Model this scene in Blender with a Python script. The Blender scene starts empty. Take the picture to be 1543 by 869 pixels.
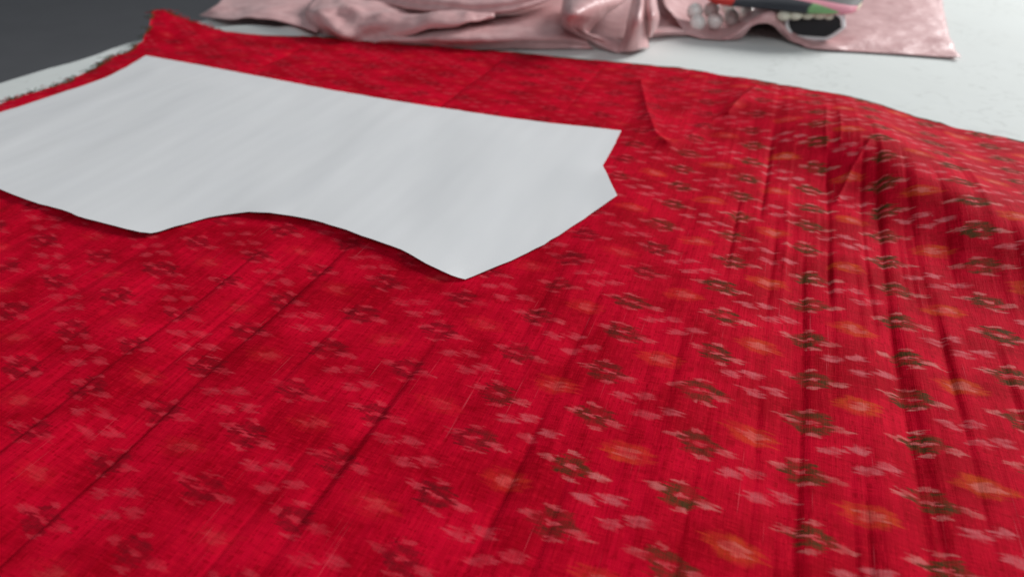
import bpy, bmesh, math, random
import numpy as np
from mathutils import Vector
from mathutils.geometry import delaunay_2d_cdt

random.seed(7)
rng = np.random.default_rng(11)
H = 0.16                       # height of the lens above the table top, metres; lengths below are in units of H
PITCH, YAW, FPX = math.radians(34.0), math.radians(20.2), 1030.0
sc = bpy.context.scene
col = sc.collection

# ------------------------------------------------------------------ camera
cam_d = bpy.data.cameras.new('camera')
cam = bpy.data.objects.new('camera', cam_d)
col.objects.link(cam)
cam.location = (0, 0, H)
cam.rotation_euler = (math.pi / 2 - PITCH, 0, YAW)
cam_d.sensor_width = 36.0
cam_d.lens = FPX / 1543.0 * 36.0
cam_d.clip_start = 0.01
cam_d.clip_end = 60.0
cam_d.dof.use_dof = True
cam_d.dof.focus_distance = 1.50 * H
cam_d.dof.aperture_fstop = 11.0
sc.camera = cam

# ------------------------------------------------------------------ world and lamps
w = bpy.data.worlds.new('World')
sc.world = w
w.use_nodes = True
bg = w.node_tree.nodes['Background']
bg.inputs[0].default_value = (0.90, 0.97, 1.04, 1)
bg.inputs[1].default_value = 0.15

def area_lamp(name, loc, target, sx, sy, power, colour):
    d = bpy.data.lights.new(name, 'AREA')
    d.shape = 'RECTANGLE'
    d.size, d.size_y = sx, sy
    d.energy = power
    d.color = colour
    o = bpy.data.objects.new(name, d)
    col.objects.link(o)
    o.location = loc
    o.rotation_euler = (Vector(target) - Vector(loc)).to_track_quat('-Z', 'Y').to_euler()
    return o

area_lamp('window_light', (1.45, 2.45, 1.45), (-0.1, 0.3, 0), 1.4, 1.2, 88, (1.0, 0.985, 0.97))
area_lamp('room_light', (0.9, -1.3, 1.5), (-0.1, 0.4, 0), 1.0, 0.9, 14, (0.95, 0.98, 1.0))

sc.view_settings.view_transform = 'Standard'
sc.view_settings.look = 'None'
sc.view_settings.exposure = 0.10
sc.view_settings.gamma = 1.0
sc.view_settings.use_curve_mapping = False

# ------------------------------------------------------------------ helpers
def ray(px, py):
    dx, dy = (px - 771.5) / FPX, (434.5 - py) / FPX
    Y = math.cos(PITCH) + dy * math.sin(PITCH)
    Z = -math.sin(PITCH) + dy * math.cos(PITCH)
    c, s = math.cos(YAW), math.sin(YAW)
    return dx * c - Y * s, dx * s + Y * c, Z

def P(px, py, z=0.0):
    """point of the place (units of H) at height z that was measured at this pixel of the photograph"""
    x, y, zz = ray(px, py)
    t = (1.0 - z) / -zz
    return x * t, y * t, z

def link(name, me, mat=None, parent=None):
    o = bpy.data.objects.new(name, me)
    col.objects.link(o)
    if mat:
        me.materials.append(mat)
    if parent:
        o.parent = parent
    return o

def tag(o, label=None, cat=None, group=None, kind=None):
    if label: o['label'] = label
    if cat: o['category'] = cat
    if group: o['group'] = group
    if kind: o['kind'] = kind
    return o

def empty(name, loc=(0, 0, 0)):
    o = bpy.data.objects.new(name, None)
    o.empty_display_size = 0.02
    o.location = loc
    col.objects.link(o)
    return o

def smooth(me):
    me.polygons.foreach_set('use_smooth', np.ones(len(me.polygons), dtype=bool))

def grid_faces(nr, nc, off=0):
    r, c = np.meshgrid(np.arange(nr - 1), np.arange(nc - 1), indexing='ij')
    a = (r * nc + c).ravel() + off
    return np.stack([a, a + 1, a + nc + 1, a + nc], 1)

def mesh_np(name, V, F, uv=None, attrs=None):
    me = bpy.data.meshes.new(name)
    me.vertices.add(len(V))
    me.vertices.foreach_set('co', np.asarray(V, dtype=np.float32).ravel())
    n = len(F)
    me.loops.add(n * 4)
    me.polygons.add(n)
    me.loops.foreach_set('vertex_index', np.asarray(F, dtype=np.int32).ravel())
    me.polygons.foreach_set('loop_start', np.arange(0, n * 4, 4, dtype=np.int32))
    me.update(calc_edges=True)
    if uv is not None:
        l = me.uv_layers.new(name='cloth')
        l.data.foreach_set('uv', np.asarray(uv, dtype=np.float32)[np.asarray(F).ravel()].ravel())
    for k, a in (attrs or {}).items():
        at = me.attributes.new(k, 'FLOAT', 'POINT')
        at.data.foreach_set('value', np.asarray(a, dtype=np.float32))
    smooth(me)
    return me

def sstep(a, b, x):
    t = np.clip((x - a) / (b - a), 0, 1)
    return t * t * (3 - 2 * t)

# smooth value noise for numpy
_tab = rng.random((64, 64))
def vnoise(x, y):
    xi, yi = np.floor(x).astype(int), np.floor(y).astype(int)
    fx, fy = x - xi, y - yi
    fx, fy = fx * fx * (3 - 2 * fx), fy * fy * (3 - 2 * fy)
    g = lambda a, b: _tab[a % 64, b % 64]
    return (g(xi, yi) * (1 - fx) + g(xi + 1, yi) * fx) * (1 - fy) + (g(xi, yi + 1) * (1 - fx) + g(xi + 1, yi + 1) * fx) * fy - 0.5

# ---- small expression builder for shader nodes
class N:
    def __init__(s, t, sock): s.t, s.s = t, sock
    def _m(s, op, *o):
        n = s.t.nodes.new('ShaderNodeMath'); n.operation = op
        for i, v in enumerate((s,) + o):
            if isinstance(v, N): s.t.links.new(v.s, n.inputs[i])
            else: n.inputs[i].default_value = v
        return N(s.t, n.outputs[0])
    def __add__(s, o): return s._m('ADD', o)
    __radd__ = __add__
    def __sub__(s, o): return s._m('SUBTRACT', o)
    def __rsub__(s, o): return (s * -1.0) + o
    def __mul__(s, o): return s._m('MULTIPLY', o)
    __rmul__ = __mul__
    def __truediv__(s, o): return s._m('DIVIDE', o)
    def floor(s): return s._m('FLOOR')
    def abs(s): return s._m('ABSOLUTE')
    def sqrt(s): return s._m('SQRT')
    def cos(s): return s._m('COSINE')
    def sin(s): return s._m('SINE')
    def atan2(s, o): return s._m('ARCTAN2', o)
    def mod(s, o): return s._m('FLOORED_MODULO', o)
    def min(s, o): return s._m('MINIMUM', o)
    def max(s, o): return s._m('MAXIMUM', o)
    def lt(s, o): return s._m('LESS_THAN', o)
    def ss(s, a, b):                       # smooth step from a to b (a may exceed b)
        n = s.t.nodes.new('ShaderNodeMapRange'); n.interpolation_type = 'SMOOTHSTEP'
        s.t.links.new(s.s, n.inputs[0])
        lo, hi, o0, o1 = (a, b, 0, 1) if a < b else (b, a, 1, 0)
        for i, v in zip((1, 2, 3, 4), (lo, hi, o0, o1)): n.inputs[i].default_value = v
        return N(s.t, n.outputs[0])

def vec(t, x, y, z=0.0):
    n = t.nodes.new('ShaderNodeCombineXYZ')
    for i, v in enumerate((x, y, z)):
        if isinstance(v, N): t.links.new(v.s, n.inputs[i])
        else: n.inputs[i].default_value = v
    return n.outputs[0]

def noise(t, x, y, z=0.0, detail=2.0, rough=0.5, scale=1.0):
    n = t.nodes.new('ShaderNodeTexNoise')
    n.inputs['Scale'].default_value = scale
    n.inputs['Detail'].default_value = detail
    n.inputs['Roughness'].default_value = rough
    t.links.new(vec(t, x, y, z), n.inputs['Vector'])
    return N(t, n.outputs[0])

def white(t, x, y):
    n = t.nodes.new('ShaderNodeTexWhiteNoise'); n.noise_dimensions = '2D'
    t.links.new(vec(t, x, y), n.inputs['Vector'])
    return N(t, n.outputs['Value'])

def mixc(t, fac, a, b):
    n = t.nodes.new('ShaderNodeMix'); n.data_type = 'RGBA'
    if isinstance(fac, N): t.links.new(fac.s, n.inputs[0])
    else: n.inputs[0].default_value = fac
    for i, c in ((6, a), (7, b)):
        if isinstance(c, tuple): n.inputs[i].default_value = c + (1,)
        else: t.links.new(c, n.inputs[i])
    return n.outputs[2]

def new_mat(name):
    m = bpy.data.materials.new(name); m.use_nodes = True
    t = m.node_tree
    return m, t, t.nodes['Principled BSDF']

def bump(t, b, height, dist, strength=1.0):
    n = t.nodes.new('ShaderNodeBump')
    n.inputs['Distance'].default_value = dist
    n.inputs['Strength'].default_value = strength
    t.links.new(height.s, n.inputs['Height'])
    t.links.new(n.outputs[0], b.inputs['Normal'])

def coords(t, uv=None, scale=1.0):
    if uv:
        n = t.nodes.new('ShaderNodeUVMap'); n.uv_map = uv; src = n.outputs[0]
    else:
        n = t.nodes.new('ShaderNodeTexCoord'); src = n.outputs['Object']
    s = t.nodes.new('ShaderNodeSeparateXYZ')
    t.links.new(src, s.inputs[0])
    return [N(t, s.outputs[i]) * scale for i in range(3)]

def attr(t, name):
    n = t.nodes.new('ShaderNodeAttribute'); n.attribute_name = name
    return N(t, n.outputs['Fac'])

def plain(name, c, rough=0.5, spec=0.5, vary=0.1, scale=60.0, bumpd=0.0):
    m, t, b = new_mat(name)
    x, y, z = coords(t)
    nz = noise(t, x, y, z, 3.0, 0.6, scale)
    dark = tuple(k * (1 - vary) for k in c); light = tuple(min(1, k * (1 + vary)) for k in c)
    t.links.new(mixc(t, nz, dark, light), b.inputs['Base Color'])
    b.inputs['Roughness'].default_value = rough
    b.inputs['Specular IOR Level'].default_value = spec
    if bumpd: bump(t, b, nz, bumpd)
    return m

# ------------------------------------------------------------------ materials
def ikat_material():
    m, t, b = new_mat('red_ikat_cloth')
    U, V, _ = coords(t, 'cloth', 16.0)            # centimetres along weft, along warp
    PP, QQ = 0.205 * 16, 0.141 * 16
    U0, V0 = 0.215 * 16, 0.85 * 16
    # weft threads slip sideways after dyeing: feathered, stepped edges along the weft
    step = (V / 0.075).floor()
    slip = (white(t, step, (U / 1.7).floor()) - 0.5) * 0.36 + (noise(t, U * 0.7, V * 9.0, 0.3, 2.0, 0.6) - 0.5) * 0.75
    wob = (noise(t, U * 7.0, V * 1.1, 5.0, 2.0) - 0.5) * 0.16 + (noise(t, U * 0.25, V * 0.22, 8.0, 1.0) - 0.5) * 0.5
    Us, Vs = U + slip + (noise(t, U * 0.2, V * 0.25, 3.0, 1.0) - 0.5) * 0.6, V + wob
    a, bb = (Us - U0) / PP, (Vs - V0) / QQ
    i, j = (a + 0.5).floor(), (bb + 0.5).floor()
    x, y = (a - i) * PP, (bb - j) * QQ
    x = x + (white(t, i, j + 3.0) - 0.5) * 0.34
    y = y + (white(t, i + 5.0, j) - 0.5) * 0.20
    r_ = lambda X, Y, A, B: ((X / A) * (X / A) + (Y / B) * (Y / B)).sqrt()
    sz = white(t, i + 11.0, j + 2.0) * 0.28 + 0.86
    r = r_(x, y, 0.63, 0.46) / sz
    th = (y / 0.46).atan2(x / 0.63)
    rl = r - (th * 6.0).cos() * 0.13
    ring = rl.ss(1.12, 0.82) * r.ss(0.22, 0.40)
    blob = lambda X, Y, cx, cy, A, B: r_(X - cx, Y - cy, A, B).ss(1.05, 0.55)
    halo = blob(x, y, 0, 0, 0.25, 0.11)
    for cx, cy, A, B in ((-0.72, 0.10, 0.30, 0.18), (0.80, -0.1, 0.38, 0.18), (0.12, -0.50, 0.28, 0.12),
                         (-0.1, 0.51, 0.26, 0.12)):
        halo = halo.max(blob(x, y, cx, cy, A, B))
    a2, b2 = a - 0.5, bb - 0.5
    i2, j2 = (a2 + 0.5).floor(), (b2 + 0.5).floor()
    x2, y2 = (a2 - i2) * PP, (b2 - j2) * QQ
    x2 = x2 + (white(t, i2 + 3.0, j2) - 0.5) * 0.34
    y2 = y2 + (white(t, i2, j2 + 9.0) - 0.5) * 0.20
    par = (i2 + j2).mod(2.0).lt(0.5)              # 1 where an orange flower sits, 0 for a group of small pink ones
    org = r_(x2, y2, 0.84, 0.47).ss(1.06, 0.74) * par
    orgc = r_(x2 - 0.05, y2, 0.40, 0.26).ss(1.05, 0.65) * par
    cl = blob(x2, y2, -0.76, 0.14, 0.41, 0.23)
    for cx, cy in ((-0.04, 0.42), (0.10, -0.42), (0.80, -0.10)):
        cl = cl.max(blob(x2, y2, cx, cy, 0.41, 0.23))
    cl = cl * (1.0 - par)
    # window glare painted in: motifs weaker at left and back; dye varies by thread
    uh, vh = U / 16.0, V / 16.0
    glare_pos = (uh + (noise(t, U * 0.12, V * 0.12, 1.0, 2.0) - 0.5) * 1.1 + (vh - 1.2) * 0.12 - vh.ss(2.35, 2.75) * 0.22)
    glare_tint = glare_pos.ss(-0.50, 0.35)                   # motif colours turn redder where the glare is painted
    st = (glare_pos.ss(-0.70, 0.45) * 0.56 + 0.38) * (white(t, i + 7.0, j) * 0.35 + 0.72)
    thr = noise(t, U * 2.2, V * 26.0, 2.0, 2.0, 0.6) * 0.75 + noise(t, U * 24.0, V * 2.0, 4.0, 2.0, 0.6) * 0.55
    brk = noise(t, U * 1.3, V * 3.4, 12.0, 2.0, 0.6).ss(0.34, 0.60)      # dye that did not take everywhere
    thr = thr.ss(0.32, 0.82) * 0.78 + 0.30
    thr = thr * (brk * 0.62 + 0.38) * 1.2
    # red ground: streaks of warp, slubs and patchy dye
    slub = noise(t, U * 9.0, V * 0.22, 1.5, 3.0, 0.65).ss(0.36, 0.68)
    patch = noise(t, U * 0.35, V * 0.45, 6.0, 2.0, 0.55).ss(0.3, 0.7)
    weft = noise(t, U * 0.9, V * 20.0, 9.0, 2.0, 0.6).ss(0.3, 0.72)
    c = mixc(t, patch, (0.35, 0.0006, 0.010), (0.66, 0.0026, 0.028))
    c = mixc(t, slub * 0.40, c, (0.36, 0.0010, 0.008))
    c = mixc(t, weft * 0.22, c, (0.68, 0.008, 0.028))
    dash = white(t, (U * 15.0).floor(), (V * 3.0).floor()) * 0.5 + white(t, (U * 3.0).floor(), (V * 15.0).floor()) * 0.5
    c = mixc(t, dash.ss(0.58, 0.98) * 0.34, c, (0.76, 0.0075, 0.030))
    c = mixc(t, dash.ss(0.42, 0.05) * 0.50, c, (0.27, 0.0006, 0.005))
    pull = noise(t, U * 13.0, V * 0.16, 14.0, 2.0, 0.7).ss(0.665, 0.72) * noise(t, U * 1.0, V * 0.5, 15.0, 2.0).ss(0.45, 0.6)
    c = mixc(t, pull * 0.30, c, (0.80, 0.16, 0.20))
    c = mixc(t, cl * st * thr * 0.82, c, mixc(t, glare_tint, (0.72, 0.085, 0.12), (0.66, 0.155, 0.175)))
    c = mixc(t, org * (st * 1.25 - 0.25) * thr * 0.58, c, mixc(t, glare_tint, (0.80, 0.035, 0.028), (0.62, 0.095, 0.014)))
    c = mixc(t, orgc * st * thr * 0.70, c, mixc(t, glare_tint, (0.76, 0.08, 0.09), (0.68, 0.17, 0.15)))
    c = mixc(t, halo * st * thr * 0.92, c, mixc(t, glare_tint, (0.68, 0.08, 0.11), (0.64, 0.18, 0.17)))
    c = mixc(t, ring * (1.0 - halo * 0.70) * (st * 0.75 + 0.28) * thr, c, mixc(t, glare_tint, (0.105, 0.007, 0.011), (0.078, 0.042, 0.014)))
    # dark green selvedge yarns along the raw edge
    e = attr(t, 'edge')
    sel = e.ss(0.030, 0.012) * noise(t, U * 0.55, V * 0.55, 7.0, 2.0).ss(0.44, 0.54)
    c = mixc(t, sel * 0.85, c, (0.035, 0.045, 0.018))
    t.links.new(c, b.inputs['Base Color'])
    b.inputs['Roughness'].default_value = 0.66
    b.inputs['Specular IOR Level'].default_value = 0.02
    b.inputs['Specular Tint'].default_value = (1.0, 0.35, 0.42, 1)
    b.inputs['Sheen Weight'].default_value = 0.0
    b.inputs['Metallic'].default_value = 0.0
    b.inputs['Sheen Roughness'].default_value = 0.4
    b.inputs['Sheen Tint'].default_value = (1.0, 0.22, 0.30, 1)
    hgt = noise(t, U * 30.0, V * 3.0, 1.0, 1.0) * 0.6 + noise(t, U * 3.0, V * 30.0, 2.0, 1.0) * 0.6 + slub * 0.35
    bump(t, b, hgt, 0.00018, 0.8)
    return m

def linen_material():
    m, t, b = new_mat('white_damask_tablecloth')
    X, Y, Z = coords(t, None, 100.0)
    wx = X + (noise(t, X * 0.35, Y * 0.35, 1.0, 2.0) - 0.5) * 3.0
    wy = Y + (noise(t, X * 0.35, Y * 0.35, 4.0, 2.0) - 0.5) * 3.0
    v = t.nodes.new('ShaderNodeTexVoronoi'); v.feature = 'F1'; v.inputs['Scale'].default_value = 1.0
    t.links.new(vec(t, wx * 0.42, wy * 0.42), v.inputs['Vector'])
    d = N(t, v.outputs['Distance'])
    lines = ((d * 19.0).sin()).ss(0.35, 0.85)
    where = noise(t, X * 0.16, Y * 0.16, 2.0, 1.0).ss(0.44, 0.56)
    sk = lines * where * noise(t, X * 0.9, Y * 0.9, 3.0, 2.0).ss(0.40, 0.62)
    fine = noise(t, X * 14.0, Y * 14.0, 0.0, 2.0)
    c = mixc(t, noise(t, X * 0.08, Y * 0.08, 0.0, 2.0), (0.70, 0.735, 0.715), (0.745, 0.785, 0.775))
    c = mixc(t, sk * 0.42, c, (0.56, 0.585, 0.57))
    t.links.new(c, b.inputs['Base Color'])
    b.inputs['Roughness'].default_value = 0.7
    b.inputs['Specular IOR Level'].default_value = 0.1
    bump(t, b, fine * 0.25 + sk * 0.12 + noise(t, X * 0.4, Y * 0.4, 1.0, 2.0) * 1.4, 0.0004, 0.7)
    return m

def paper_material():
    m, t, b = new_mat('white_pattern_paper')
    X, Y, Z = coords(t, None, 100.0)
    c = mixc(t, noise(t, X * 0.5, Y * 0.3, 0.0, 3.0), (0.76, 0.775, 0.795), (0.79, 0.80, 0.81))
    t.links.new(c, b.inputs['Base Color'])
    b.inputs['Roughness'].default_value = 0.6
    b.inputs['Specular IOR Level'].default_value = 0.12
    bump(t, b, noise(t, X * 0.55, Y * 0.13, 3.0, 1.0) * 1.6 + noise(t, X * 12.0, Y * 12.0, 0.0, 2.0) * 0.1, 0.0005, 0.8)
    return m

def satin_material():
    m, t, b = new_mat('dusty_pink_satin')
    X, Y, Z = coords(t, None, 100.0)
    pt = noise(t, X * 0.7, Y * 0.7, Z * 0.7, 3.0)
    c = mixc(t, pt.ss(0.3, 0.7), (0.62, 0.335, 0.34), (0.74, 0.445, 0.445))
    t.links.new(c, b.inputs['Base Color'])
    b.inputs['Roughness'].default_value = 0.40
    b.inputs['Specular IOR Level'].default_value = 0.55
    b.inputs['Sheen Weight'].default_value = 0.1
    bump(t, b, noise(t, X * 1.1, Y * 1.1, Z * 1.1, 3.0) - (noise(t, X * 0.4, Y * 0.3, Z * 0.4, 1.0) - 0.5).abs() * 1.5, 0.0014, 0.7)
    return m

M_ikat, M_linen, M_paper, M_satin = ikat_material(), linen_material(), paper_material(), satin_material()
M_floor = plain('dark_grey_floor', (0.20, 0.20, 0.213), 0.6, 0.3, 0.12, 5.0)
M_wood = plain('brown_table_wood', (0.16, 0.09, 0.05), 0.5, 0.4, 0.2, 20.0)
M_yarn = plain('dark_green_yarn', (0.075, 0.10, 0.05), 0.8, 0.2, 0.35, 300.0)
M_redyarn = plain('red_yarn', (0.5, 0.01, 0.03), 0.8, 0.2, 0.3, 300.0)
M_pearl = plain('white_pearl', (0.90, 0.88, 0.85), 0.2, 0.8, 0.06, 40.0)
M_ivory = plain('ivory_bead', (0.72, 0.69, 0.56), 0.3, 0.5, 0.08, 60.0)
M_white = plain('white_plastic_rim', (0.78, 0.76, 0.77), 0.35, 0.5, 0.04, 60.0)
M_black = plain('black_panel', (0.022, 0.021, 0.024), 0.6, 0.3, 0.1, 60.0)

# ------------------------------------------------------------------ the setting: floor
me = bpy.data.meshes.new('floor')
s = 4.0
me.from_pydata([(-s - 1, -s, -0.72), (s, -s, -0.72), (s, s + 1, -0.72), (-s - 1, s + 1, -0.72)], [], [(0, 1, 2, 3)])
tag(link('floor', me, M_floor), kind='structure')

# ------------------------------------------------------------------ table under the cloth
def box(bm, x0, x1, y0, y1, z0, z1, bev=0.0):
    r = bmesh.ops.create_cube(bm, size=1.0)
    for v in r['verts']:
        v.co = Vector(((x0 + x1) / 2 + v.co.x * (x1 - x0), (y0 + y1) / 2 + v.co.y * (y1 - y0), (z0 + z1) / 2 + v.co.z * (z1 - z0)))
    if bev:
        es = list({e for v in r['verts'] for e in v.link_edges})
        bmesh.ops.bevel(bm, geom=es, offset=bev, segments=2, affect='EDGES')

TL, TR, TF, TB = -3.36 * H, 6.0 * H, -2.4 * H, 10.0 * H      # cloth-covered top
tb = empty('table', ((TL + TR) / 2, (TF + TB) / 2, -0.72))
tag(tb, 'brown wooden table carrying everything, hidden beneath the white tablecloth', 'table')
def tpart(name, args):
    bm = bmesh.new(); box(bm, *args)
    bmesh.ops.translate(bm, verts=bm.verts, vec=-tb.location)
    m_ = bpy.data.meshes.new(name); bm.to_mesh(m_); bm.free()
    return link(name, m_, M_wood, tb)
tpart('table_top', (TL + 0.012, TR - 0.012, TF + 0.012, TB - 0.012, -0.034, -0.006, 0.004))
for lx in (TL + 0.03, TR - 0.09):
    for ly in (TF + 0.03, TB - 0.09):
        tpart('leg', (lx, lx + 0.06, ly, ly + 0.06, -0.72, -0.036, 0.004))

# ------------------------------------------------------------------ tablecloth
def tablecloth_z(u, v):
    z = 0.0 * u
    # bunched fold between the red cloth and the pink satin
    bu, bv, _ = P(385, 40, 0.05)
    z = z + 0.055 * np.exp(-((u - bu) / 0.30) ** 2 - ((v - bv - 0.1 * (u - bu)) / 0.085) ** 2)
    bu, bv, _ = P(448, 47, 0.03)
    z = z + 0.032 * np.exp(-((u - bu) / 0.09) ** 2 - ((v - bv) / 0.06) ** 2)
    far = sstep(3.6, 4.2, v)
    z = z + far * 0.004 * vnoise(u * 2.2 + 9, v * 1.5) - far * 0.003 + far * 0.005 * np.exp(-((u - 0.05 - 0.12 * (v - 3.6)) / 0.09) ** 2) * np.exp(-((v - 3.9) / 0.5) ** 2)
    return z

nu, nv = 300, 300
us = np.concatenate([np.linspace(TL / H, -1.8, 120), np.linspace(-1.8, TR / H, nu - 120 + 1)[1:]])
vs = np.concatenate([np.linspace(TF / H, 3.2, 60), np.linspace(3.2, 5.2, 160)[1:], np.linspace(5.2, TB / H, nv - 60 - 159 + 1)[1:]])
gu, gv = np.meshgrid(us, vs)                        # rows along v
gz = tablecloth_z(gu, gv)
lw = np.exp(-(gu - TL / H) / 0.15)
gu2 = gu + lw * (0.045 * vnoise(gv * 2.3, gv * 0 + 3) + 0.03 * vnoise(gv * 7, gv * 0 + 8))
X, Y, Z = gu2 * H, gv * H, gz * H
# wrap rings round the table edge and let the cloth hang
def ring_pts():
    idx = [(0, c) for c in range(len(us))] + [(r, len(us) - 1) for r in range(1, len(vs))] + \
          [(len(vs) - 1, c) for c in range(len(us) - 2, -1, -1)] + [(r, 0) for r in range(len(vs) - 2, 0, -1)]
    return np.array([r * len(us) + c for r, c in idx])
base = np.stack([X.ravel(), Y.ravel(), Z.ravel()], 1)
ri = ring_pts()
rp = base[ri]
cen = np.array([(TL + TR) / 2, (TF + TB) / 2])
out = np.zeros((len(ri), 2))
out[np.isin(ri % len(us), [0]), 0] = -1
out[np.isin(ri % len(us), [len(us) - 1]), 0] = 1
out[ri // len(us) == 0, 1] = -1
out[ri // len(us) == len(vs) - 1, 1] = 1
allV, F = [base], [grid_faces(len(vs), len(us))]
prev = ri
n0 = len(base)
arc = np.cumsum(np.r_[0, np.linalg.norm(np.diff(rp[:, :2], axis=0), axis=1)])
for k, (o, dz) in enumerate([(0.003, -0.001), (0.0055, -0.0035), (0.007, -0.008), (0.008, -0.03), (0.010, -0.08), (0.014, -0.16), (0.018, -0.24)]):
    ripple = 0.012 * min(1, -dz / 0.15) * (np.sin(arc * 38) + 0.6 * np.sin(arc * 61 + 1))
    p = rp.copy()
    p[:, :2] += out * (o + np.maximum(ripple, -o * 0.6))[:, None]
    p[:, 2] += dz
    ids = np.arange(len(ri)) + n0
    allV.append(p)
    F.append(np.stack([prev, ids, np.roll(ids, -1), np.roll(prev, -1)], 1))
    prev, n0 = ids, n0 + len(ri)
tc = link('tablecloth', mesh_np('tablecloth', np.concatenate(allV), np.concatenate(F)), M_linen)
tag(tc, 'pale white damask tablecloth with faint flowers spread beneath all the cloths', 'tablecloth')

# ------------------------------------------------------------------ red ikat cloth
CREASES = [  # u, v from, v to, height, width on the left, width on the right
    (-1.01, 0.05, 1.50, 0.013, 0.16, 0.012), (-1.23, 0.30, 1.42, 0.012, 0.13, 0.014), (-0.60, 0.30, 1.25, 0.006, 0.06, 0.012),
    (-0.84, 0.75, 1.30, 0.005, 0.07, 0.010), (-1.55, 0.6, 1.30, 0.007, 0.12, 0.02), (-1.9, 0.7, 1.30, 0.006, 0.12, 0.03),
    (-0.29, 0.55, 1.50, 0.010, 0.08, 0.014), (-0.20, 0.30, 0.90, 0.011, 0.05, 0.016), (-0.44, 0.2, 1.0, 0.006, 0.06, 0.02),
    (0.025, 0.35, 1.20, 0.010, 0.06, 0.012), (0.20, 0.50, 1.85, 0.011, 0.07, 0.012), (0.40, 0.30, 2.55, 0.014, 0.07, 0.016),
    (0.315, 0.70, 1.15, 0.006, 0.03, 0.008), (0.262, 1.55, 2.50, 0.013, 0.05, 0.012), (0.36, 1.45, 2.55, 0.007, 0.03, 0.008),
    (0.57, 1.75, 2.35, 0.008, 0.05, 0.012), (0.62, 0.6, 1.6, 0.008, 0.06, 0.015), (0.12, 1.0, 2.0, 0.005, 0.04, 0.010),
    (-0.06, 1.1, 2.1, 0.004, 0.05, 0.012), (0.50, 0.9, 1.7, 0.005, 0.04, 0.010), (-1.27, 2.50, 3.42, 0.016, 0.05, 0.012),
    (-2.35, 2.72, 3.40, 0.014, 0.04, 0.02), (-0.75, 2.7, 3.40, 0.008, 0.05, 0.02), (0.8, 0.8, 2.0, 0.008, 0.06, 0.015),
    (1.1, 0.8, 2.2, 0.01, 0.06, 0.015)]
CREASES = [(a_, b_, c_, d_ * (0.95 if -0.75 < a_ < 0.1 else 1.3), e_ * (0.5 if -0.75 < a_ < 0.1 else 0.85), f_ * 0.75) for a_, b_, c_, d_, e_, f_ in CREASES]
for _ in range(60):
    u0_ = random.uniform(-2.2, 1.0)
    va_ = random.uniform(0.2, 1.6 if u0_ > -0.5 else 0.9)
    CREASES.append((u0_, va_, va_ + random.uniform(0.3, 1.0) if u0_ > -0.45 else min(1.42, va_ + random.uniform(0.3, 0.8)),
                    random.uniform(0.003, 0.008) * random.choice((1, 1, -0.6)), random.uniform(0.012, 0.05), random.uniform(0.006, 0.012)))
for _ in range(26):
    va_ = random.uniform(1.1, 2.1)
    CREASES.append((random.uniform(0.0, 0.95), va_, va_ + random.uniform(0.25, 0.7), random.uniform(0.004, 0.009) * random.choice((1, -0.7)),
                    random.uniform(0.012, 0.03), random.uniform(0.006, 0.010)))
LINES = [  # free running folds: points (u, v), height, width
    ([(-0.53, 3.16), (-0.43, 2.78), (-0.345, 2.52), (-0.29, 2.43)], 0.016, 0.028),
    ([(-0.28, 2.44), (-0.20, 2.62), (-0.12, 2.84), (0.0, 3.08)], 0.011, 0.035),
    ([P(1306, 228, 0.07)[:2], P(1285, 252, 0.06)[:2], P(1264, 292, 0.045)[:2]], 0.010, 0.009),
    ([P(1138, 143, 0.02)[:2], P(1128, 152, 0.02)[:2], P(1095, 180, 0.02)[:2]], 0.012, 0.016),
    ([P(1243, 170, 0.06)[:2], P(1240, 205, 0.06)[:2], P(1243, 230, 0.05)[:2]], 0.005, 0.009),
    ([P(1262, 180, 0.06)[:2], P(1262, 225, 0.06)[:2]], 0.005, 0.009)]

def line_dist(u, v, pts):
    d = np.full(u.shape, 9.0)
    for (x0, y0), (x1, y1) in zip(pts[:-1], pts[1:]):
        L = (x1 - x0) ** 2 + (y1 - y0) ** 2
        t_ = np.clip(((u - x0) * (x1 - x0) + (v - y0) * (y1 - y0)) / L, 0, 1)
        d = np.minimum(d, np.hypot(u - x0 - t_ * (x1 - x0), v - y0 - t_ * (y1 - y0)))
    return d

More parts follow.
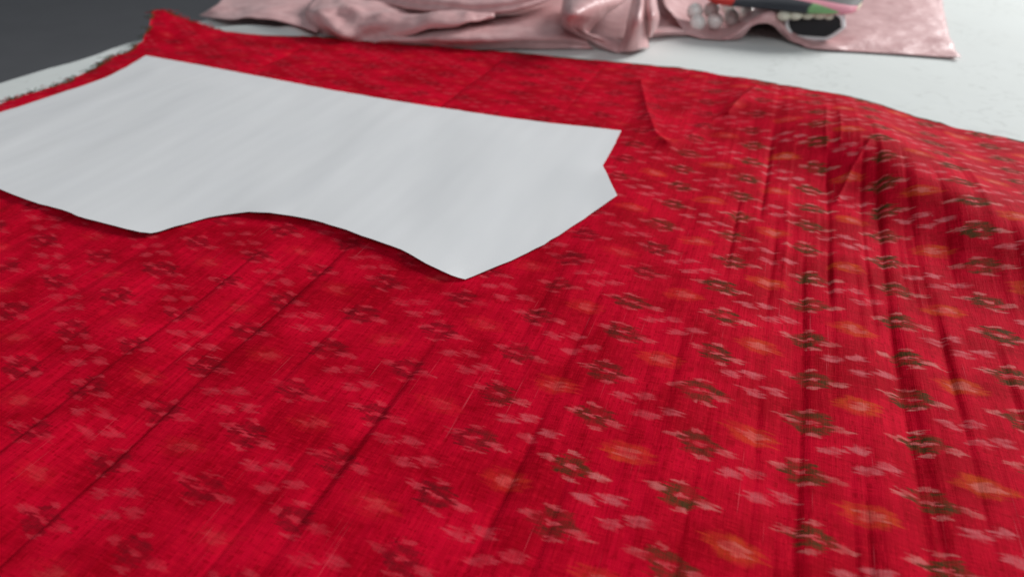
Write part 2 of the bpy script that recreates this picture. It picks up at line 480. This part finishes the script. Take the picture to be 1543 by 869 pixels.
def cloth_z(u, v):
    z = np.full(u.shape, 0.022)
    for u0, v0, v1, A, wl, wr in CREASES:
        if u.ndim == 2:
            um = u[len(u) // 2]
            cs = np.where((um > u0 - 5 * wl - 0.05) & (um < u0 + 8 * wr + 0.05))[0]
            if not len(cs): continue
            sl = (slice(None), slice(cs[0], cs[-1] + 1))
        else:
            sl = slice(None)
        us_, vs_ = u[sl], v[sl]
        uu = us_ - u0 - 0.012 * vnoise(vs_ * 2.1 + u0 * 17, vs_ * 0 + 3)
        win = sstep(v0 - 0.1, v0 + 0.15, vs_) * sstep(v1 + 0.1, v1 - 0.25, vs_) * (0.75 + 0.9 * vnoise(vs_ * 4 + u0 * 31, vs_ * 0 + 7))
        z[sl] -= A * np.clip(win, 0, 2) * np.where(uu < 0, np.exp(np.minimum(uu, 0) / wl), np.exp(-np.maximum(uu, 0) / wr))
    for pts, A, wd in LINES:
        z = z + A * np.exp(-(line_dist(u, v, pts) / wd))
    # the hump at the right, its near side turned to the camera
    vr = np.interp(u, [-0.4, -0.07, 0.27, 0.42, 0.61, 0.76, 1.3, 2.2], [3.3, 3.00, 2.66, 2.46, 2.17, 2.00, 1.60, 1.3])
    hh = np.interp(u, [-0.45, -0.2, 0.0, 0.25, 0.42, 0.61, 0.9, 2.2], [0.0, 0.010, 0.038, 0.072, 0.090, 0.094, 0.086, 0.055])
    d = v - vr
    z = z + hh * np.where(d < 0, np.exp(-(np.abs(d) / 0.29) ** 2.0), np.exp(-(np.abs(d) / 0.62) ** 2))
    z = z - 0.020 * np.exp(-((u - 0.28) / 0.16) ** 2 - ((v - 2.30) / 0.18) ** 2) * (u > -0.5)
    # gentle unevenness
    fl = 1 - sstep(1.25, 1.5, v) * sstep(-0.4, -0.6, u)
    z = z + (0.010 * vnoise(u * 5.1, v * 0.9 + 4) + 0.006 * vnoise(u * 12 + 3, v * 0.7) + 0.0042 * vnoise(u * 26, v * 1.1) + 0.0016 * vnoise(u * 70 + 5, v * 1.6)) * (0.06 + 0.94 * fl)
    z = z + 0.006 * sstep(2.6, 2.9, v) * vnoise(u * 4, v * 5)
    # far left corner riding up
    z = z + 0.085 * sstep(-2.92, -3.38, u) * sstep(2.75, 3.25, v) + 0.02 * sstep(-2.6, -3.1, u) * sstep(2.7, 3.1, v) * vnoise(u * 9, v * 9)
    return np.maximum(z, 0.006)

NU, NV = 860, 620
un = np.concatenate([np.linspace(-3.08, -1.5, 150), np.linspace(-1.5, 0.95, 590)[1:], np.linspace(0.95, 2.2, NU - 150 - 589 + 1)[1:]])
tn = np.linspace(0, 1, NV) ** 0.9
gu, gt = np.meshgrid(un, tn)
vb = np.interp(gu, [-3.08, -2.8, -2.38, -1.3, -0.48, -0.15, 0.29, 0.67, 1.0, 2.2], [3.26, 3.27, 3.36, 3.43, 3.46, 3.35, 3.19, 3.04, 2.94, 2.48])
vb = vb + 0.012 * vnoise(gu * 6, gu * 0 + 2) + 0.006 * vnoise(gu * 33, gu * 0 + 5)
vf = -0.7
gv = vf + gt * (vb - vf)
ul = np.interp(gv, [-0.7, 1.9, 2.22, 2.5, 2.9, 3.24], [-3.05, -3.05, -3.02, -3.10, -3.20, -3.42]) + 0.03 * vnoise(gv * 5, gv * 0 + 1) + 0.015 * vnoise(gv * 19, gv * 0 + 9)
guu = gu + (ul + 3.08) * np.exp(-(gu + 3.08) / 0.22)
gz = cloth_z(guu, gv)
edge = np.minimum(vb - gv, guu - ul)
V = np.stack([guu.ravel() * H, gv.ravel() * H, gz.ravel() * H], 1)
UV = np.stack([guu.ravel(), gv.ravel()], 1)
F = [grid_faces(NV, NU)]
# turned-down rim so that the sheet has an edge and meets the table
idx = np.array([r * NU for r in range(NV)] + [(NV - 1) * NU + c for c in range(1, NU)])
rim = V[idx].copy()
rim[:, 2] = np.maximum(rim[:, 2] - 0.0012, 0.0004)
ids = np.arange(len(idx)) + len(V)
F.append(np.stack([idx[:-1], ids[:-1], ids[1:], idx[1:]], 1))
V = np.concatenate([V, rim]); UV = np.concatenate([UV, UV[idx]])
ed = np.concatenate([edge.ravel(), edge.ravel()[idx]])
red = link('red_fabric', mesh_np('red_fabric', V, np.concatenate(F), UV, {'edge': ed}), M_ikat)
tag(red, 'creased bright red ikat fabric with small flower motifs under the white paper', 'fabric')

# frayed yarns along the raw left edge, along the far corner and a few on the far edge
def yarn_mesh(n, where):
    Vv, Ff = [], []
    for k in range(n):
        p, d = where()
        L = random.uniform(0.015, 0.05)
        r = random.uniform(0.0009, 0.0019)
        a = math.atan2(d[1], d[0]) + random.gauss(0, 0.7)
        cur = Vector((p[0], p[1], p[2]))
        pts = []
        for q in range(5):
            pts.append(cur.copy())
            a += random.gauss(0, 0.5)
            cur = cur + Vector((math.cos(a), math.sin(a), random.gauss(-0.02 if cur.z > 0.02 else 0.1, 0.25))) * (L / 4)
            cur.z = max(cur.z, 0.004)
        for q, c in enumerate(pts):
            for g in range(3):
                an = g * 2.0944
                Vv.append(((c.x + r * math.cos(an)) * H, (c.y + r * math.cos(an + 1)) * H, (c.z + r * math.sin(an) + r) * H))
        b0 = len(Vv) - 15
        for q in range(4):
            for g in range(3):
                Ff.append((b0 + q * 3 + g, b0 + q * 3 + (g + 1) % 3, b0 + q * 3 + 3 + (g + 1) % 3, b0 + q * 3 + 3 + g))
    return mesh_np('yarns', Vv, Ff)

def left_pt():
    while True:
        r = random.randrange(int(NV * 0.45), NV)
        if random.random() < 0.35 + 1.2 * (vnoise(np.array([r * 0.11]), np.array([2.0]))[0]): break
    return (guu[r, 0], gv[r, 0], gz[r, 0]), (-1, 0.1)
def back_pt():
    c = random.randrange(0, NU)
    return (guu[-1, c], gv[-1, c], gz[-1, c]), (0.1, 1)
fr = link('frayed_edge', yarn_mesh(230, left_pt), M_yarn, red); fr['kind'] = 'stuff'; fr['label'] = 'dark green frayed yarns along the raw left edge'
fr2 = link('frayed_edge', yarn_mesh(90, left_pt), M_redyarn, red); fr2['kind'] = 'stuff'
def corner_pt():
    c = random.randrange(0, 22)
    return (guu[-1, c], gv[-1, c], gz[-1, c]), (-0.5, 1)
fr3 = link('frayed_edge', yarn_mesh(60, corner_pt), M_redyarn, red); fr3['kind'] = 'stuff'

# ------------------------------------------------------------------ paper pattern
OUT = [  # pixel on the photograph, lift above the cloth there
    (220, 85, .001), (300, 99, .001), (400, 118, .001), (500, 137, .001), (600, 154, .001), (700, 169, .001), (760, 178, .001), (830, 187, .001), (890, 193, .001), (936, 198, .001),
    (922, 226, .002), (908, 250, .003), (916, 264, .016), (930, 293, .012),
    (905, 312, .003), (870, 337, .002), (820, 370, .002), (770, 394, .002), (730, 410, .002), (701, 422, .001),
    (680, 415, .012), (655, 404, .013), (630, 391, .016), (605, 377, .017), (575, 366, .017), (545, 356, .017), (510, 344, .016), (475, 333, .014), (440, 326, .012), (405, 321, .015), (375, 320, .010),
    (345, 324, .002), (315, 329, .001), (290, 336, .001), (265, 343, .001), (243, 351, .001), (228, 354, .003),
    (212, 353, .005), (190, 348, .008), (160, 340, .010), (130, 331, .013), (95, 318, .014), (60, 306, .014), (30, 296, .014), (0, 285, .014), (-60, 263, .02), (-120, 243, .01), (-172, 226, .001),
    (-110, 210, .001), (-50, 189, .001), (0, 171, .001), (45, 157, .001), (90, 142, .001), (130, 129, .001), (160, 118, .001), (190, 103, .001), (205, 94, .001)]
base_lift = 0.001
opts, olift = [], []
ctr = P(450, 230)
for px, py, l in OUT:
    z0 = 0.0235
    for _ in range(4):
        q = P(px, py, z0 + base_lift + l)
        z0 = min(float(cloth_z(np.array([q[0]]), np.array([q[1]]))[0]), 0.03)
    opts.append((q[0], q[1])); olift.append(l + base_lift)
opts, olift = np.array(opts), np.array(olift)
# subdivide outline with slight hand-cut irregularity
po, pl = [], []
for k in range(len(opts)):
    a_, b_ = opts[k], opts[(k + 1) % len(opts)]
    la, lb = olift[k], olift[(k + 1) % len(opts)]
    n = max(2, int(np.hypot(*(b_ - a_)) / 0.03))
    for q in range(n):
        f = q / n
        j = 0 if q == 0 else 0.0009
        po.append(a_ * (1 - f) + b_ * f + rng.normal(0, 1, 2) * j); pl.append(la * (1 - f) + lb * f)
po, pl = np.array(po), np.array(pl)
gx, gy = np.meshgrid(np.arange(po[:, 0].min(), po[:, 0].max(), 0.028), np.arange(po[:, 1].min(), po[:, 1].max(), 0.05))
gx, gy = gx.ravel(), gy.ravel()
inn = np.zeros(len(gx), bool)
for (x0, y0), (x1, y1) in zip(po, np.roll(po, 1, axis=0)):
    cr = (y0 > gy) != (y1 > gy)
    inn ^= cr & (gx < (x1 - x0) * (gy - y0) / ((y1 - y0) if y1 != y0 else 1e-9) + x0)
near = np.min(np.hypot(gx[:, None] - po[None, :, 0], gy[:, None] - po[None, :, 1]), axis=1)
inside = [(float(x), float(y)) for x, y in zip(gx[inn & (near > 0.02)], gy[inn & (near > 0.02)])]
allp = [Vector(p) for p in po] + [Vector(p) for p in inside]
vo, eo, fo, *_ = delaunay_2d_cdt(allp, [(k, (k + 1) % len(po)) for k in range(len(po))], [], 1, 1e-5)
A = np.array([(v.x, v.y) for v in vo])
dd = np.hypot(A[:, None, 0] - po[None, :, 0], A[:, None, 1] - po[None, :, 1])
wgt = 1.0 / (dd + 0.004) ** 2.5
lift = (wgt * pl[None]).sum(1) / wgt.sum(1)
dm = dd.min(1)
lift = base_lift + 0.004 + (lift - base_lift - 0.004) * np.exp(-(dm / 0.32) ** 1.5)
wave = 0.008 * vnoise(A[:, 0] * 4.5 + 0.9 * A[:, 1], A[:, 1] * 0.9) + 0.004 * vnoise(A[:, 0] * 9 + 1.5 * A[:, 1] + 7, A[:, 1] * 1.2)
lift = lift + (wave + 0.004) * sstep(0, 0.25, dm)
zc = np.minimum(cloth_z(A[:, 0], A[:, 1]), 0.035)
zz = 0.0235 + lift
zz = zz + 0.5 * (np.sqrt((zc + 0.003 - zz) ** 2 + 0.00002) + (zc + 0.003 - zz))
nP = len(A)
top = [(x * H, y * H, z * H) for (x, y), z in zip(A, zz)]
bot = [(x, y, z - 0.00014) for x, y, z in top]
tri = []
for f in fo:
    p0, p1, p2 = (A[i] for i in f[:3])
    ccw = (p1[0] - p0[0]) * (p2[1] - p0[1]) - (p1[1] - p0[1]) * (p2[0] - p0[0]) > 0
    tri.append(tuple(f) if ccw else tuple(f)[::-1])
nO = len(po)                                   # outline vertices come first
rimf = [(2 * nP + k, 2 * nP + (k + 1) % nO, 2 * nP + nO + (k + 1) % nO, 2 * nP + nO + k) for k in range(nO)]
pm = bpy.data.meshes.new('paper_pattern')
pm.from_pydata(top + bot + top[:nO] + bot[:nO], [], tri + [tuple(nP + i for i in f[::-1]) for f in tri] + rimf)
smooth(pm)
paper = link('paper_pattern', pm, M_paper)
tag(paper, 'white paper garment pattern with curved cut edges lying on the red fabric', 'paper pattern')

# ------------------------------------------------------------------ pink satin, heaped behind
def catmull(a, n):
    a = np.asarray(a, float)
    p = np.concatenate([[2 * a[0] - a[1]], a, [2 * a[-1] - a[-2]]])
    o = []
    for k in range(1, len(p) - 2):
        for q in range(n):
            t_ = q / n
            o.append(0.5 * (2 * p[k] + (p[k + 1] - p[k - 1]) * t_ + (2 * p[k - 1] - 5 * p[k] + 4 * p[k + 1] - p[k + 2]) * t_ ** 2 +
                            (3 * p[k] - p[k - 1] - 3 * p[k + 1] + p[k + 2]) * t_ ** 3))
    o.append(a[-1])
    return np.array(o)

def patch(rows, n=10, crumple=0.0, freq=9.0):
    g = np.array([[P(*c) for c in r] for r in rows])
    g = np.array([catmull(r, n) for r in g])
    g = np.array([catmull(g[:, k], n) for k in range(g.shape[1])]).transpose(1, 0, 2)
    if crumple:
        g[..., 2] += crumple * (vnoise(g[..., 0] * freq, g[..., 1] * freq) + 0.5 * vnoise(g[..., 0] * freq * 2.3 + 5, g[..., 1] * freq * 2.3))
    g[..., 2] = np.maximum(g[..., 2], 0.009)
    return g.reshape(-1, 3) * H, grid_faces(g.shape[0], g.shape[1])

up = lambda row, dy, z: [(x, y - dy, z) for x, y, _ in row]
SATIN = []
A0 = [(300, 23, .02), (340, 29, .05), (380, 28, .085), (430, 34, .085), (478, 50, .05)]
SATIN.append((A0, [(318, 12, .06), (352, 17, .06), (395, 16, .09), (440, 20, .08), (482, 28, .06)],
              [(336, -5, .06), (370, -5, .07), (410, -5, .09), (450, -5, .08), (490, -5, .07)], [(365, -60, .05), (395, -60, .05), (430, -60, .05), (470, -60, .05), (510, -60, .05)]))
SATIN.append(([(463, 28, .06), (478, 50, .012), (510, 62, .01), (552, 66, .01), (600, 58, .05), (650, 47, .1), (700, 38, .12), (745, 30, .12)],
              [(461, 18, .10), (476, 36, .08), (512, 48, .08), (555, 53, .05), (602, 47, .09), (650, 38, .13), (700, 32, .15), (745, 27, .14)],
              [(466, 8, .13), (484, 20, .14), (515, 28, .11), (556, 33, .12), (605, 35, .12), (652, 29, .15), (700, 26, .16), (745, 24, .15)],
              [(480, -4, .12), (500, 2, .15), (525, 6, .17), (560, 10, .15), (608, 22, .14), (654, 22, .15), (700, 21, .15), (745, 22, .14)],
              [(500, -16, .05), (515, -9, .08), (535, -4, .1), (565, 3, .08), (612, 17, .08), (656, 18, .08), (702, 18, .08), (746, 20, .08)]))
C0 = [(530, -2, .10), (590, 10, .10), (650, 17, .13), (710, 21, .14), (765, 19, .15), (815, 6, .18), (850, -15, .22)]
SATIN.append(([(x, y - 2, z - .05) for x, y, z in C0], C0, [(x, y - 9, z + .03) for x, y, z in C0], [(x + 4, y - 24, z + .06) for x, y, z in C0], [(x + 10, y - 60, z + .03) for x, y, z in C0]))
SATIN.append(([(560, 66, .006), (620, 70, .006), (680, 74, .006), (740, 75, .006), (800, 75, .006), (860, 74, .006), (895, 75, .006)],
              [(565, 64, .03), (622, 66, .03), (680, 67, .04), (740, 68, .04), (800, 67, .04), (858, 67, .03), (890, 69, .02)],
              [(575, 60, .05), (630, 58, .06), (685, 56, .085), (742, 57, .085), (800, 55, .085), (852, 57, .07), (884, 61, .05)],
              [(590, 56, .05), (640, 47, .07), (690, 42, .09), (745, 40, .09), (800, 36, .10), (848, 38, .10), (872, 44, .08)],
              [(610, 50, .04), (655, 38, .06), (700, 30, .07), (750, 26, .08), (800, 18, .09), (846, 16, .10), (866, 20, .10)],
              [(630, 42, .02), (670, 28, .03), (710, 18, .04), (755, 12, .05), (805, 0, .06), (850, -12, .07), (870, -14, .07)],
              [(650, -10, .01), (690, -20, .01), (730, -30, .01), (775, -40, .01), (820, -50, .01), (865, -60, .01), (890, -60, .01)]))
# loop of satin standing on its edge
SATIN.append(([(858, -30, 0.20), (850, -5, 0.211), (846, 20, .19), (847, 38, .12), (857, 50, .06), (876, 61, .025), (902, 72, .008), (929, 81, .005)],
              [(880, -30, 0.26), (868, -5, 0.265), (857, 20, .25), (856, 37, .18), (866, 47, .12), (884, 57, .07), (906, 68, .035), (930, 78, .015)],
              [(905, -30, 0.27), (890, -4, 0.281), (872, 22, .25), (866, 38, .17), (873, 47, .11), (888, 55, .08), (909, 64, .04), (932, 74, .02)],
              [(930, -30, 0.25), (915, -3, 0.257), (892, 22, .22), (877, 38, .17), (880, 48, .12), (893, 54, .09), (913, 61, .05), (935, 70, .02)],
              [(962, -30, 0.21), (943, 0, 0.203), (915, 22, .17), (892, 42, .12), (888, 50, .09), (901, 54, .07), (922, 58, .03), (941, 64, .01)]))
SATIN.append(([(884, 52, .05), (915, 58, .015), (950, 62, .008)], [(888, 40, .04), (920, 40, .02), (952, 42, .01)], [(900, 18, .06), (930, 15, .04), (956, 14, .03)], [(930, -30, .1), (950, -30, .08), (965, -30, .06)]))
SATIN.append(([(956, -30, 0.24), (952, 3, 0.203), (946, 30, .15), (941, 54, .06), (928, 80, .006)],
              [(964, -30, 0.26), (961, 3, 0.242), (955, 30, .20), (950, 55, .11), (945, 79, .02)],
              [(969, -30, 0.26), (967, 3, 0.250), (966, 30, .20), (965, 54, .11), (962, 76, .03)],
              [(971, -30, 0.24), (971, 3, 0.218), (972, 30, .16), (975, 52, .07), (978, 72, .008)]))
SATIN.append(([(969, -30, 0.21), (970, 3, 0.195), (972, 25, .16), (974, 42, .10), (976, 58, .03)],
              [(977, -30, 0.25), (979, 3, 0.234), (981, 25, .21), (981, 42, .14), (979, 57, .05)],
              [(983, -30, 0.24), (986, 3, 0.218), (990, 24, .19), (987, 42, .11), (981, 56, .04)],
              [(986, -30, 0.19), (989, 3, 0.164), (993, 25, .13), (989, 43, .06), (982, 55, .02)]))
SATIN.append(([(976, 58, .006), (1003, 55, .006), (1034, 55, .006)], [(979, 51, .04), (1004, 48, .045), (1032, 49, .03)], [(984, 46, .04), (1006, 42, .045), (1031, 45, .03)], [(988, 42, .01), (1008, 39, .01), (1030, 41, .01)]))
SATIN.append(([(984, 46, .006), (1010, 47, .006), (1036, 50, .006)], [(986, 20, .02), (1008, 22, .02), (1034, 25, .02)], [(988, -30, .05), (1008, -30, .05), (1030, -30, .05)]))
FR = [[(1034, 55, .006), (1060, 59, .006), (1090, 61, .006), (1116, 60, .006), (1131, 44, .07), (1148, 38, .10), (1163, 40, .09), (1178, 55, .03), (1195, 67, .008), (1230, 75, .006), (1300, 79, .006), (1380, 84, .006), (1447, 89, .006)],
      [(1031, 50, .025), (1060, 54, .02), (1090, 55, .02), (1114, 50, .05), (1132, 35, .10), (1149, 26, .14), (1166, 26, .14), (1182, 45, .07), (1199, 60, .03), (1232, 70, .02), (1300, 74, .018), (1380, 78, .018), (1444, 83, .012)],
      [(1026, 42, .04), (1060, 50, .02), (1090, 49, .02), (1114, 40, .06), (1134, 27, .11), (1152, 17, .15), (1168, 14, .16), (1186, 34, .08), (1203, 50, .04), (1235, 62, .02), (1300, 62, .03), (1378, 63, .03), (1435, 66, .014)],
      [(1012, 20, .08), (1050, 32, .02), (1090, 32, .02), (1116, 24, .05), (1136, 14, .09), (1154, 6, .12), (1170, 2, .13), (1190, 15, .07), (1206, 28, .03), (1240, 36, .02), (1300, 38, .04), (1375, 37, .03), (1427, 40, .014)],
      [(998, -5, .12), (1040, 0, .03), (1085, 0, .02), (1116, -2, .04), (1138, -6, .06), (1156, -12, .08), (1172, -15, .08), (1192, -5, .05), (1210, 2, .03), (1245, 6, .02), (1300, 8, .03), (1370, 6, .04), (1420, 2, .014)],
      [(990, -70, .1), (1030, -70, .03), (1075, -70, .02), (1110, -70, .03), (1135, -70, .03), (1155, -70, .03), (1170, -70, .03), (1190, -70, .03), (1208, -70, .03), (1243, -70, .02), (1300, -70, .03), (1365, -70, .03), (1412, -70, .014)]]
VV, FF, off = [], [], 0
for k, rows in enumerate(SATIN):
    v_, f_ = patch(rows, 9, 0.012 if k in (0, 2, 3) else (0.035 if k == 1 else 0.010), 7.0)
    VV.append(v_); FF.append(f_ + off); off += len(v_)
v_, f_ = patch(FR, 9, 0.022, 6.5)
VV.append(v_); FF.append(f_ + off)
satin = link('satin_cloth', mesh_np('satin_cloth', np.concatenate(VV), np.concatenate(FF)), M_satin)
md = satin.modifiers.new('thickness', 'SOLIDIFY'); md.thickness = 0.0006; md.offset = 0
tag(satin, 'dusty pink satin cloth heaped in folds behind the red fabric', 'cloth')

# ------------------------------------------------------------------ pearls, bead row, oval case and printed pouch on the satin
def sphere_mesh(name, r, sx=1.0, sy=1.0, sz=1.0, hole=True):
    bm = bmesh.new()
    bmesh.ops.create_uvsphere(bm, u_segments=28, v_segments=18, radius=r)
    for v in bm.verts:
        q = max(0.0, abs(v.co.z) / r - 0.93)
        v.co.z *= 1 - q * 0.9
        v.co = Vector((v.co.x * sx, v.co.y * sy, v.co.z * sz))
    m_ = bpy.data.meshes.new(name); bm.to_mesh(m_); bm.free(); smooth(m_)
    return m_

ps = empty('pearl_strand', Vector(P(1075, 40, 0.02)) * H)
tag(ps, 'short rows of big white pearls nestled in a satin hollow', 'pearls')
pm_ = sphere_mesh('pearl', 0.047 * H)
pm_.materials.append(M_pearl)
for px, py, z in [(1051, 35, .062), (1077, 32, .064), (1102, 27, .07), (1125, 21, .075), (1047, 18, .105), (1072, 16, .108), (1097, 10, .11), (1121, 7, .10)]:
    o = bpy.data.objects.new('pearl', pm_); col.objects.link(o); o.parent = ps
    o.location = Vector(P(px, py, z)) * H - ps.location
    o.rotation_euler = (random.uniform(0, 3), random.uniform(0, 3), 0)

def frame_at(px, py, z):
    """origin and axes of an upright thing facing the table's near right side"""
    return Vector(P(px, py, z)) * H

# oval case: open white rim round a black recessed panel
oc = empty('oval_case', frame_at(1222, 60, 0.03))
tag(oc, 'black oval case with a white rim set on the pink satin', 'case')
outl = [(-.88, -.62), (-.62, -1), (.30, -1), (.62, -.86), (1.0, -.12), (1.0, .15), (.70, .95), (-.66, .95), (-1.0, .30), (-1.0, -.2)]
def ring_outline(sx, sy):
    a = np.array([(x * sx, y * sy) for x, y in outl])
    c = catmull(np.concatenate([a, a[:1]]), 4)[:-1]
    return c * 0.6 + np.repeat(a, 4, axis=0)[:len(c)] * 0.0 + c * 0.4
def sweep(name, rings, mat, cap_last=False):
    bm = bmesh.new()
    prev = None
    yaw = YAW * 0.2 - 0.12
    for sx, sy, depth in rings:
        o = ring_outline(sx, sy)
        vs_ = []
        for x, y in o:
            p = Vector((x, depth + y * 0.12, y + 0.076)) * H
            vs_.append(bm.verts.new((p.x * math.cos(yaw) - p.y * math.sin(yaw), p.x * math.sin(yaw) + p.y * math.cos(yaw), p.z)))
        if prev:
            for k in range(len(vs_)):
                bm.faces.new((prev[k], prev[(k + 1) % len(vs_)], vs_[(k + 1) % len(vs_)], vs_[k]))
        prev = vs_
    if cap_last: bm.faces.new(prev)
    bmesh.ops.recalc_face_normals(bm, faces=bm.faces)
    m_ = bpy.data.meshes.new(name); bm.to_mesh(m_); bm.free(); smooth(m_)
    return link(name, m_, mat, oc)
sweep('rim', [(.150, .078, .16), (.152, .080, .02), (.148, .076, .0), (.138, .066, -.004), (.131, .060, .004), (.130, .059, .04)], M_white)
sweep('panel', [(.131, .060, .018), (.10, .045, .020), (.02, .01, .021)], M_black, True)

bs = empty('bead_strand', Vector(P(1218, 23, .15)) * H)
tag(bs, 'row of ivory beads between the oval case and printed pouch', 'beads')
bmsh = sphere_mesh('bead', 0.036 * H, 1.05, 1.0, 0.72)
bmsh.materials.append(M_ivory)
for px, py, z in [(1181, 24, .15), (1199, 23, .155), (1217, 22, .157), (1235, 22, .157), (1250, 24, .15)]:
    o = bpy.data.objects.new('bead', bmsh); col.objects.link(o); o.parent = bs
    o.location = Vector(P(px, py, z)) * H - bs.location
    o.rotation_euler = (0, 0, random.uniform(0, 3))

def pouch_material():
    m, t, b = new_mat('printed_pouch_cloth')
    X, Y, Z = coords(t, 'cloth')
    n1 = noise(t, X * 5.0, Y * 4.0, 0.0, 2.0)
    s_ = X + (n1 - 0.5) * 0.10 - Y * 0.10
    c = mixc(t, s_.ss(0.185, 0.20), (0.62, 0.055, 0.045), (0.055, 0.06, 0.07))
    c = mixc(t, s_.ss(0.50, 0.52), c, (0.26, 0.50, 0.22))
    pk = (s_ + Y * 0.9).ss(0.66, 0.70)
    c = mixc(t, pk, c, (0.78, 0.30, 0.38))
    c = mixc(t, (s_ + Y * 1.6).ss(1.00, 1.05), c, (0.12, 0.12, 0.12))
    c = mixc(t, s_.ss(0.80, 0.84) * Y.ss(0.30, 0.12), c, (0.80, 0.72, 0.55))
    c = mixc(t, s_.ss(0.90, 0.94), c, (0.78, 0.12, 0.09))
    t.links.new(c, b.inputs['Base Color'])
    b.inputs['Roughness'].default_value = 0.6
    b.inputs['Specular IOR Level'].default_value = 0.15
    bump(t, b, noise(t, X * 60.0, Y * 60.0, 0.0, 1.0), 0.0004, 0.5)
    return m
front = [(1056, -6), (1078, 5), (1110, 9), (1150, 12), (1190, 16), (1230, 19), (1262, 20), (1285, 18), (1297, 10), (1301, -6)]
fz = 0.185
rows_b, rows_t = [], []
fp = catmull([P(x, y, fz) for x, y in front], 6)
back = np.array([0.10, 0.9, 0.0])
rows = []
nF = len(fp)
prof = [(0.0, 0.0, 0.0), (0.02, 0.016, .06), (0.08, 0.034, .16), (0.25, 0.050, .4), (0.5, 0.055, .7), (0.8, 0.04, 0.9), (1.0, 0.0, 1.0)]
for side in (1, -1):
    for f, hz, vv in (prof if side == 1 else prof[::-1][1:-1]):
        r = fp + back * 0.55 * f * np.sin(np.linspace(0.25, math.pi - 0.25, nF))[:, None]
        r = r.copy(); r[:, 2] += hz * (1.0 if side == 1 else -0.5) * np.sin(np.linspace(0.15, math.pi - 0.15, nF))
        rows.append((r, vv))
g = np.array([r for r, _ in rows] + [rows[0][0]])
uvp = np.array([[(k / (nF - 1), v) for k in range(nF)] for v in [v for _, v in rows] + [0.0]])
pch = link('printed_pouch', mesh_np('printed_pouch', g.reshape(-1, 3) * H, grid_faces(g.shape[0], nF), uvp.reshape(-1, 2)), pouch_material())
tag(pch, 'colourful red, black, green and pink printed pouch above the pearls', 'pouch')
